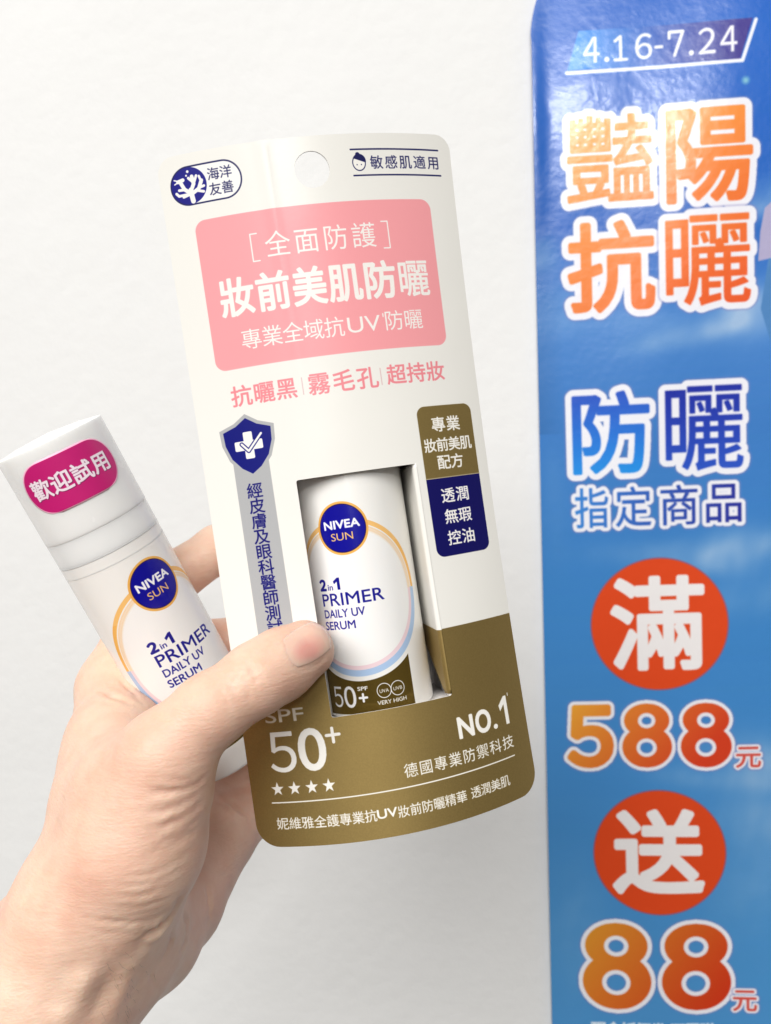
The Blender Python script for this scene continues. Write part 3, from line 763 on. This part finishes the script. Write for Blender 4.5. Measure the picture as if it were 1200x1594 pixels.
# chains: list of (px, py, depth, radius); flat: (axis, factor) widens the section along axis
ZAX = np.array([0, 0, 1.])
CH = [
    ('arm', [(-75, 1714, 18.2, 1.95), (95, 1512, 18.5, 1.86)], .9, (ZAX, 1.28)),
    ('carpus', [(95, 1512, 18.5, 1.86), (160, 1420, 18.7, 1.72)], .8, (ZAX, 1.2)),
    ('index_mc', [(140, 1420, 18.1, 1.30), (163, 1262, 18.9, 1.16), (182, 1152, 20.6, 1.10), (180, 1072, 22.2, 1.0)], .8, None),
    ('middle_mc', [(150, 1420, 19.2, 1.15), (250, 1135, 22.9, 1.0)], .8, None),
    ('ring_mc', [(185, 1445, 20.2, 1.05), (300, 1222, 23.9, .86)], .8, None),
    ('hypothenar', [(205, 1462, 19.3, 1.30), (234, 1463, 19.9, 1.14), (276, 1408, 21.4, 1.12), (336, 1312, 23.1, .98)], .7, None),
    ('thumb_mc', [(130, 1410, 17.8, 1.35), (200, 1330, 17.6, 1.30), (257, 1186, 17.5, .95)], .7, None),
    ('thenar', [(196, 1375, 18.0, 1.22), (222, 1300, 17.9, 1.30), (250, 1232, 17.8, 1.05)], .6, None),
    ('web', [(196, 1215, 18.2, 1.0), (184, 1165, 19.8, 1.0)], .9, None),
    ('index', [(180, 1072, 22.3, .96), (252, 912, 23.6, .78), (338, 855, 23.9, .66), (410, 828, 23.4, .58)], .35, None),
    ('middle', [(255, 1130, 22.4, 1.0), (325, 1010, 24.6, .80), (420, 985, 24.8, .70), (500, 970, 24.2, .62)], .35, None),
    ('ring', [(300, 1222, 23.9, .86), (385, 1172, 25.0, .82), (480, 1110, 25.2, .70), (540, 1060, 24.6, .6)], .35, None),
    ('little', [(336, 1300, 23.1, .92), (425, 1240, 24.8, .68), (500, 1205, 25.0, .60), (560, 1190, 24.4, .52)], .35, None),
    ('thumb', [(262, 1166, 17.5, .87), (326, 1107, 17.55, .755), (400, 1056, 17.9, .735), (440, 1030, 18.2, .70), (474, 1008, 18.42, .60)], .45, None),
    ('thumb_pad', [(440, 1045, 18.35, .60), (484, 1018, 18.55, .46)], .3, None),
]
def hand_sdf(P):
    d = None
    for nm, ch, k, flat in CH:
        pts = [A3(q[:3]) for q in ch]; rs = [q[3] for q in ch]; dc = None
        for a, b_, ra, rb in zip(pts[:-1], pts[1:], rs[:-1], rs[1:]):
            ab = b_ - a; w = P - a
            if flat is not None:
                ax, fc = flat; ab2 = ab - ax * (ab @ ax) * (1 - 1 / fc); w2 = w - np.outer(w @ ax, ax) * (1 - 1 / fc)
            else: ab2, w2 = ab, w
            t = np.clip(w2 @ ab2 / (ab2 @ ab2), 0, 1)
            q = w2 - t[:, None] * ab2
            e = np.sqrt((q * q).sum(1)) - (ra + (rb - ra) * (t * t * (3 - 2 * t) * .5 + t * .5))
            dc = e if dc is None else smin(dc, e, .25)
        d = dc if d is None else smin(d, dc, k)
    return d
def surface_nets(fn, lo, hi, h):
    """coarse pass, then exact distances only near the surface"""
    lo = np.array(lo, float); n = np.ceil((np.array(hi) - lo) / h).astype(int) + 1
    st = 5; n = (n // st + 1) * st + 1
    ax = [lo[i] + h * np.arange(n[i]) for i in range(3)]
    cax = [a[::st] for a in ax]
    G = np.stack(np.meshgrid(*cax, indexing='ij'), -1).reshape(-1, 3)
    Dc = fn(G).reshape([len(a) for a in cax])
    D = np.empty(n, np.float32)
    Dr = np.repeat(np.repeat(np.repeat(Dc[:-1, :-1, :-1], st, 0), st, 1), st, 2)
    D[:] = 9.; D[:-1, :-1, :-1] = Dr
    near = np.abs(Dc) < h * st * 2.4
    # a block is near when any corner is
    nb = np.zeros([s - 1 for s in Dc.shape], bool)
    for dx in (0, 1):
        for dy in (0, 1):
            for dz in (0, 1): nb |= near[dx:Dc.shape[0] - 1 + dx, dy:Dc.shape[1] - 1 + dy, dz:Dc.shape[2] - 1 + dz]
    m = np.zeros(n, bool)
    m[:-1, :-1, :-1] = np.repeat(np.repeat(np.repeat(nb, st, 0), st, 1), st, 2)
    idx = np.argwhere(m); Q = lo + idx * h
    out = np.empty(len(Q), np.float32)
    for i in range(0, len(Q), 400000): out[i:i + 400000] = fn(Q[i:i + 400000])
    D[m] = out
    S_ = D < 0
    c = np.zeros([k - 1 for k in n], np.int32)
    for dx in (0, 1):
        for dy in (0, 1):
            for dz in (0, 1): c += S_[dx:n[0] - 1 + dx, dy:n[1] - 1 + dy, dz:n[2] - 1 + dz]
    act = (c > 0) & (c < 8)
    act &= m[:-1, :-1, :-1]
    ci = np.argwhere(act); vid = -np.ones(act.shape, np.int64); vid[act] = np.arange(len(ci))
    acc = np.zeros((len(ci), 3)); cnt = np.zeros(len(ci))
    corners = [(x, y, z) for x in (0, 1) for y in (0, 1) for z in (0, 1)]
    for p in corners:
        for a_ in range(3):
            if p[a_] == 0:
                q = list(p); q[a_] = 1
                d0 = D[ci[:, 0] + p[0], ci[:, 1] + p[1], ci[:, 2] + p[2]]; d1 = D[ci[:, 0] + q[0], ci[:, 1] + q[1], ci[:, 2] + q[2]]
                k = (d0 < 0) != (d1 < 0); t = np.where(k, d0 / (d0 - d1 + 1e-12), 0)
                pt = np.array(p, float)[None] + 0 * acc; pt[:, a_] = t
                acc[k] += pt[k]; cnt[k] += 1
    Vv = lo + (ci + acc / cnt[:, None]) * h
    Fq = []
    for a_ in range(3):
        b1, b2 = (a_ + 1) % 3, (a_ + 2) % 3
        sl0 = [slice(None)] * 3; sl1 = [slice(None)] * 3; sl0[a_] = slice(0, -1); sl1[a_] = slice(1, None)
        s0, s1 = S_[tuple(sl0)], S_[tuple(sl1)]
        e = np.argwhere(s0 != s1); inside0 = s0[tuple(e.T)]
        ok = (e[:, b1] > 0) & (e[:, b2] > 0) & (e[:, b1] < act.shape[b1]) & (e[:, b2] < act.shape[b2]); e, inside0 = e[ok], inside0[ok]
        o1 = np.zeros(3, int); o1[b1] = 1; o2 = np.zeros(3, int); o2[b2] = 1
        q = [vid[tuple((e - o).T)] for o in (0 * o1, o1, o1 + o2, o2)]
        q = np.stack(q, 1); q[~inside0] = q[~inside0][:, ::-1]
        Fq.append(q[(q >= 0).all(1)])
    return Vv, np.concatenate(Fq)
HV, HF = surface_nets(hand_sdf, (-21, 0, 14.2), (0, 17.5, 27), .062)
def grad(P, e=.01):
    g = np.stack([hand_sdf(P + np.eye(3)[i] * e) - hand_sdf(P - np.eye(3)[i] * e) for i in range(3)], 1)
    return g / np.linalg.norm(g, axis=1, keepdims=True)
# settle the vertices exactly on the surface
HN = grad(HV)
HV = HV - HN * hand_sdf(HV)[:, None]
HN = grad(HV)
tree = BVHTree.FromPolygons([tuple(p) for p in HV.tolist()], [tuple(f) for f in HF.tolist()])
def onhand(px, py):
    d = Vector(((px - 600) / FPX, (py - 797) / FPX, 1)).normalized()
    h = tree.ray_cast(Vector((0, 0, 0)), d)
    return None if h[0] is None else (np.array(h[0]), np.array(h[1]))
# creases and folds: traced over the skin, (points, depth cm, half width cm); negative depth raises a tendon
CREASE = [
    ([(225, 1229), (250, 1233), (278, 1231), (305, 1221), (322, 1208)], .085, .07),
    ([(243, 1209), (268, 1214), (292, 1214), (316, 1200)], .035, .06),
    ([(212, 1266), (250, 1264), (275, 1256), (300, 1240), (320, 1224)], .055, .065),
    ([(238, 1291), (275, 1278), (300, 1262), (318, 1245)], .05, .08),
    ([(228, 1331), (262, 1318), (300, 1296), (312, 1282)], .04, .08),
    ([(245, 1312), (280, 1300), (312, 1270)], .03, .06),
    ([(187, 1365), (225, 1364), (262, 1350), (298, 1325)], .03, .06),
    ([(175, 1378), (212, 1379), (250, 1372), (294, 1345)], .03, .05),
    ([(160, 1395), (220, 1396), (275, 1375)], .03, .06),
    ([(170, 1412), (215, 1414), (262, 1400)], .02, .05),
    ([(98, 1412), (125, 1425), (150, 1433), (200, 1437), (237, 1432), (266, 1414)], .045, .055),
    ([(120, 1440), (160, 1452), (205, 1455), (240, 1445)], .02, .05),
    ([(212, 1463), (245, 1450), (267, 1425), (283, 1392)], .15, .09),
    ([(140, 1455), (165, 1480), (182, 1494)], .03, .05),
    ([(231, 1508), (240, 1532), (249, 1548)], .04, .05),
    ([(283, 1420), (291, 1440), (288, 1465), (280, 1488)], .08, .07),
    ([(318, 1370), (325, 1400), (326, 1425), (320, 1445)], .07, .07),
    ([(268, 1440), (266, 1465), (252, 1495)], .07, .07),
    ([(337, 1235), (346, 1243), (362, 1254), (384, 1270), (400, 1288)], .10, .08),
    ([(142, 1066), (172, 1082), (205, 1096), (232, 1110)], .07, .09),
    ([(180, 1050), (205, 1075), (232, 1108)], .07, .08),
    ([(150, 1090), (185, 1098), (215, 1106)], .02, .06),
    ([(381, 1028), (392, 1042), (401, 1066)], .045, .04), ([(373, 1040), (366, 1052), (360, 1066)], .04, .04),
    ([(366, 1053), (384, 1075), (397, 1092)], .045, .04), ([(372, 1062), (388, 1052), (400, 1040)], .03, .035),
    ([(378, 1072), (396, 1062), (408, 1050)], .03, .035), ([(395, 1030), (405, 1045), (412, 1062)], .03, .035),
    ([(350, 1060), (366, 1078), (376, 1096)], .03, .04), ([(340, 1070), (352, 1090), (360, 1106)], .022, .04),
    ([(150, 1500), (122, 1545), (92, 1600)], -.13, .22), ([(178, 1500), (160, 1545), (140, 1600)], .09, .20), ([(205, 1500), (190, 1545), (172, 1600)], -.06, .18),
    ([(190, 1500), (215, 1475), (235, 1462)], .07, .20),
    ([(300, 1400), (312, 1370), (330, 1345)], -.03, .2),
    # fold of skin round the nail
    ([(452, 984), (447, 996), (452, 1012), (460, 1030), (466, 1040), (482, 1040), (500, 1030), (511, 1018)], .045, .05),
]
disp = np.zeros(len(HV))
for pts, dep, wd_ in CREASE:
    fine = []
    for a, b_ in zip(pts[:-1], pts[1:]):
        m_ = max(2, int(math.hypot(b_[0] - a[0], b_[1] - a[1]) / 4))
        for i in range(m_): fine.append((a[0] + (b_[0] - a[0]) * i / m_, a[1] + (b_[1] - a[1]) * i / m_))
    fine.append(pts[-1])
    P3 = []
    for i, q in enumerate(fine):
        h = onhand(q[0] + 1.2 * math.sin(i * 1.7 + pts[0][0]), q[1] + 1.0 * math.sin(i * 1.1 + pts[0][1]))
        if h is not None and (not P3 or np.linalg.norm(h[0] - P3[-1]) < 1.2): P3.append(h[0])
    if len(P3) < 2: continue
    P3 = np.array(P3); lo_, hi_ = P3.min(0) - 3 * wd_, P3.max(0) + 3 * wd_
    k = np.where(((HV > lo_) & (HV < hi_)).all(1))[0]
    dm = np.full(len(k), 9e9); tm = np.zeros(len(k)); n_ = len(P3) - 1
    for i in range(n_):
        a, b_ = P3[i], P3[i + 1]; ab = b_ - a; t = np.clip((HV[k] - a) @ ab / (ab @ ab + 1e-9), 0, 1)
        q = np.linalg.norm(HV[k] - a - t[:, None] * ab, axis=1); u_ = q < dm; dm[u_] = q[u_]; tm[u_] = (i + t[u_]) / n_
    fade = np.clip(np.minimum(tm, 1 - tm) * 4 + .12, 0, 1)
    prof = np.exp(-(dm / wd_) ** 2) - (.35 if wd_ > .045 else 0.) * np.exp(-((dm - 2.1 * wd_) / wd_) ** 2)     # groove with a low lip
    jit = 1 + .45 * np.sin(tm * 9 + pts[0][0]); disp[k] -= (.45 if wd_ > .045 else .5) * dep * prof * fade * jit
# small unevenness of flesh
def wob(P, s, seed):
    r_ = np.random.RandomState(seed); o = 0
    for _ in range(6):
        d = r_.randn(3); d /= np.linalg.norm(d); o = o + np.sin(P @ d * s * (.7 + .6 * r_.rand()) + r_.rand() * 6.28)
    return o / 6
disp += .025 * wob(HV, 1.6, 1) + .008 * wob(HV, 5, 2)
HV2 = HV + HN * disp[:, None]
def mat_skin():
    m, nt, b, N, L = nodes('skin')
    tc = N('ShaderNodeTexCoord')
    def noise(scale, detail, vec=None, rough=.55):
        nz = N('ShaderNodeTexNoise'); nz.inputs['Scale'].default_value = scale; nz.inputs['Detail'].default_value = detail; nz.inputs['Roughness'].default_value = rough
        if vec is not None:
            mp = N('ShaderNodeMapping'); mp.inputs['Scale'].default_value = vec; mp.inputs['Rotation'].default_value = (0, .1, 0)
            L(tc.outputs['Object'], mp.inputs[0]); L(mp.outputs[0], nz.inputs['Vector'])
        else: L(tc.outputs['Object'], nz.inputs['Vector'])
        return nz
    n1 = noise(38, 4); cr = N('ShaderNodeValToRGB'); e = cr.color_ramp.elements
    e[0].position = .3; e[0].color = (.83, .595, .455, 1); e[1].position = .7; e[1].color = (.80, .49, .37, 1)
    L(n1.outputs[0], cr.inputs[0])
    n2 = noise(160, 5); mx = N('ShaderNodeMix'); mx.data_type = 'RGBA'; mx.blend_type = 'MULTIPLY'; mx.inputs['Factor'].default_value = .5
    c2 = N('ShaderNodeValToRGB'); c2.color_ramp.elements[0].position = .35; c2.color_ramp.elements[0].color = (.90, .78, .74, 1); c2.color_ramp.elements[1].position = .6; c2.color_ramp.elements[1].color = (1, 1, 1, 1)
    L(n2.outputs[0], c2.inputs[0]); L(cr.outputs[0], mx.inputs['A']); L(c2.outputs[0], mx.inputs['B']); L(mx.outputs['Result'], b.inputs['Base Color'])
    b.inputs['Subsurface Weight'].default_value = .35; b.inputs['Subsurface Radius'].default_value = (1, .36, .2); b.inputs['Subsurface Scale'].default_value = .007
    b.inputs['Roughness'].default_value = .47; b.inputs['Specular IOR Level'].default_value = .42
    # fine skin relief: cells of the skin, and long fine wrinkles lying across the thumb base
    vo = N('ShaderNodeTexVoronoi'); vo.feature = 'DISTANCE_TO_EDGE'; vo.inputs['Scale'].default_value = 900
    mp = N('ShaderNodeMapping'); mp.inputs['Scale'].default_value = (.7, .7, 1.5); L(tc.outputs['Object'], mp.inputs[0]); L(mp.outputs[0], vo.inputs['Vector'])
    w1 = noise(170, 4, (.35, .5, 2.2)); w2 = noise(420, 3, (.5, .6, 2.4))
    a1 = N('ShaderNodeMath'); a1.operation = 'MULTIPLY_ADD'; a1.inputs[1].default_value = .35; L(vo.outputs['Distance'], a1.inputs[0])
    a0 = N('ShaderNodeMath'); a0.operation = 'MULTIPLY_ADD'; a0.inputs[1].default_value = .55; L(w2.outputs[0], a0.inputs[0]); L(w1.outputs[0], a0.inputs[2]); L(a0.outputs[0], a1.inputs[2])
    bp = N('ShaderNodeBump'); bp.inputs['Strength'].default_value = .55; bp.inputs['Distance'].default_value = .00036; L(a1.outputs[0], bp.inputs['Height']); L(bp.outputs[0], b.inputs['Normal'])
    return m
m_skin = mat_skin()
hand = mesh('person', HV2, HF, m_skin)
setp(hand, 'bare left hand and wrist gripping the hang card and the tester bottle', 'person')
# thumb nail: a thin curved plate lying on the flesh
tree2 = BVHTree.FromPolygons([tuple(p) for p in HV.tolist()], [tuple(f) for f in HF.tolist()])
def nail():
    ax = np.array([.86, -.51]); ay = np.array([.51, .86]); c0 = np.array([477., 1003.])
    nu, nv = 28, 24; V = []; F = []; top = []
    for j in range(nv + 1):
        t = -1 + 2 * j / nv
        for i in range(nu + 1):
            s = -1 + 2 * i / nu
            # rounded square outline
            xx = s * math.sqrt(1 - t * t * .42); yy = t * math.sqrt(1 - s * s * .36)
            q = c0 + ax * 40 * xx + ay * 31 * yy
            h = onhand(*q)
            if h is None: h = last
            last = h
            e = max(abs(s), abs(t)); V.append((h[0], e, s, t))
    P = np.array([v[0] for v in V]); n = grad(P); E = np.array([v[1] for v in V])
    lift = .004 + .016 * (1 - E ** 4) - .05 * np.clip(E - .93, 0, 1) / .07
    P2 = P + n * lift[:, None]
    for j in range(nv):
        for i in range(nu): a = j * (nu + 1) + i; F.append((a, a + nu + 1, a + nu + 2, a + 1))
    m, nt, b, N, L = nodes('nail')
    # nail bed pinker in its middle, paler towards the sides and the free edge
    tc = N('ShaderNodeTexCoord'); mp = N('ShaderNodeMapping'); mp.vector_type = 'POINT'
    mp.inputs['Location'].default_value = (.05, -.30, 0); L(tc.outputs['UV'], mp.inputs[0])
    ln = N('ShaderNodeVectorMath'); ln.operation = 'LENGTH'; L(mp.outputs[0], ln.inputs[0])
    nz = N('ShaderNodeTexNoise'); nz.inputs['Scale'].default_value = 160; nz.inputs['Detail'].default_value = 3; L(tc.outputs['Object'], nz.inputs['Vector'])
    ad = N('ShaderNodeMath'); ad.operation = 'MULTIPLY_ADD'; ad.inputs[1].default_value = .5; L(nz.outputs[0], ad.inputs[0]); L(ln.outputs['Value'], ad.inputs[2])
    cr = N('ShaderNodeValToRGB'); cr.color_ramp.elements[0].position = .55; cr.color_ramp.elements[0].color = (.77, .38, .32, 1); cr.color_ramp.elements[1].position = 1.2; cr.color_ramp.elements[1].color = (.80, .53, .42, 1)
    L(ad.outputs[0], cr.inputs[0]); L(cr.outputs[0], b.inputs['Base Color'])
    b.inputs['Roughness'].default_value = .17; b.inputs['Coat Weight'].default_value = .3; b.inputs['Subsurface Weight'].default_value = .3; b.inputs['Subsurface Radius'].default_value = (1, .35, .2); b.inputs['Subsurface Scale'].default_value = .004
    o = mesh('thumbnail', P2, F, m, hand, uv=[(v[2], v[3]) for v in V]); o['label'] = 'glossy pink thumbnail'
nail()

# fine dark hairs on the wrist
def hairs():
    rr = np.random.RandomState(8); V = []; F = []
    for _ in range(45):
        px, py = 196 + rr.randn() * 16, 1545 + rr.randn() * 26
        h = onhand(px, py)
        if h is None: continue
        p, n = h; n = n if n[2] < 0 else -n
        t = at(px + 10, py + 14 + rr.randn() * 2.5, p[2]) - at(px, py, p[2]); t -= n * (t @ n); t /= np.linalg.norm(t)
        b_ = np.cross(n, t); L_ = .12 + .16 * rr.rand(); c_ = rr.randn() * .15; k0 = len(V); m_ = 6
        for i in range(m_):
            s_ = i / (m_ - 1); c0 = p + t * L_ * s_ + b_ * c_ * L_ * s_ * s_ + n * (.004 + .035 * math.sin(s_ * 2.6)); w = .0019 * (1 - s_ * .8)
            for a in range(3): V.append(c0 + (b_ * math.cos(a * 2.094) + n * math.sin(a * 2.094)) * w)
        for i in range(m_ - 1):
            for a in range(3): F.append((k0 + i * 3 + a, k0 + i * 3 + (a + 1) % 3, k0 + i * 3 + 3 + (a + 1) % 3, k0 + i * 3 + 3 + a))
    m, nt, b, N, L = nodes('hair'); b.inputs['Base Color'].default_value = (.05, .035, .03, 1); b.inputs['Roughness'].default_value = .5
    o = mesh('wrist_hair', np.array(V), F, m, hand); o['kind'] = 'stuff'
hairs()


bpy.data.objects.remove(_to); bpy.data.curves.remove(_tc)
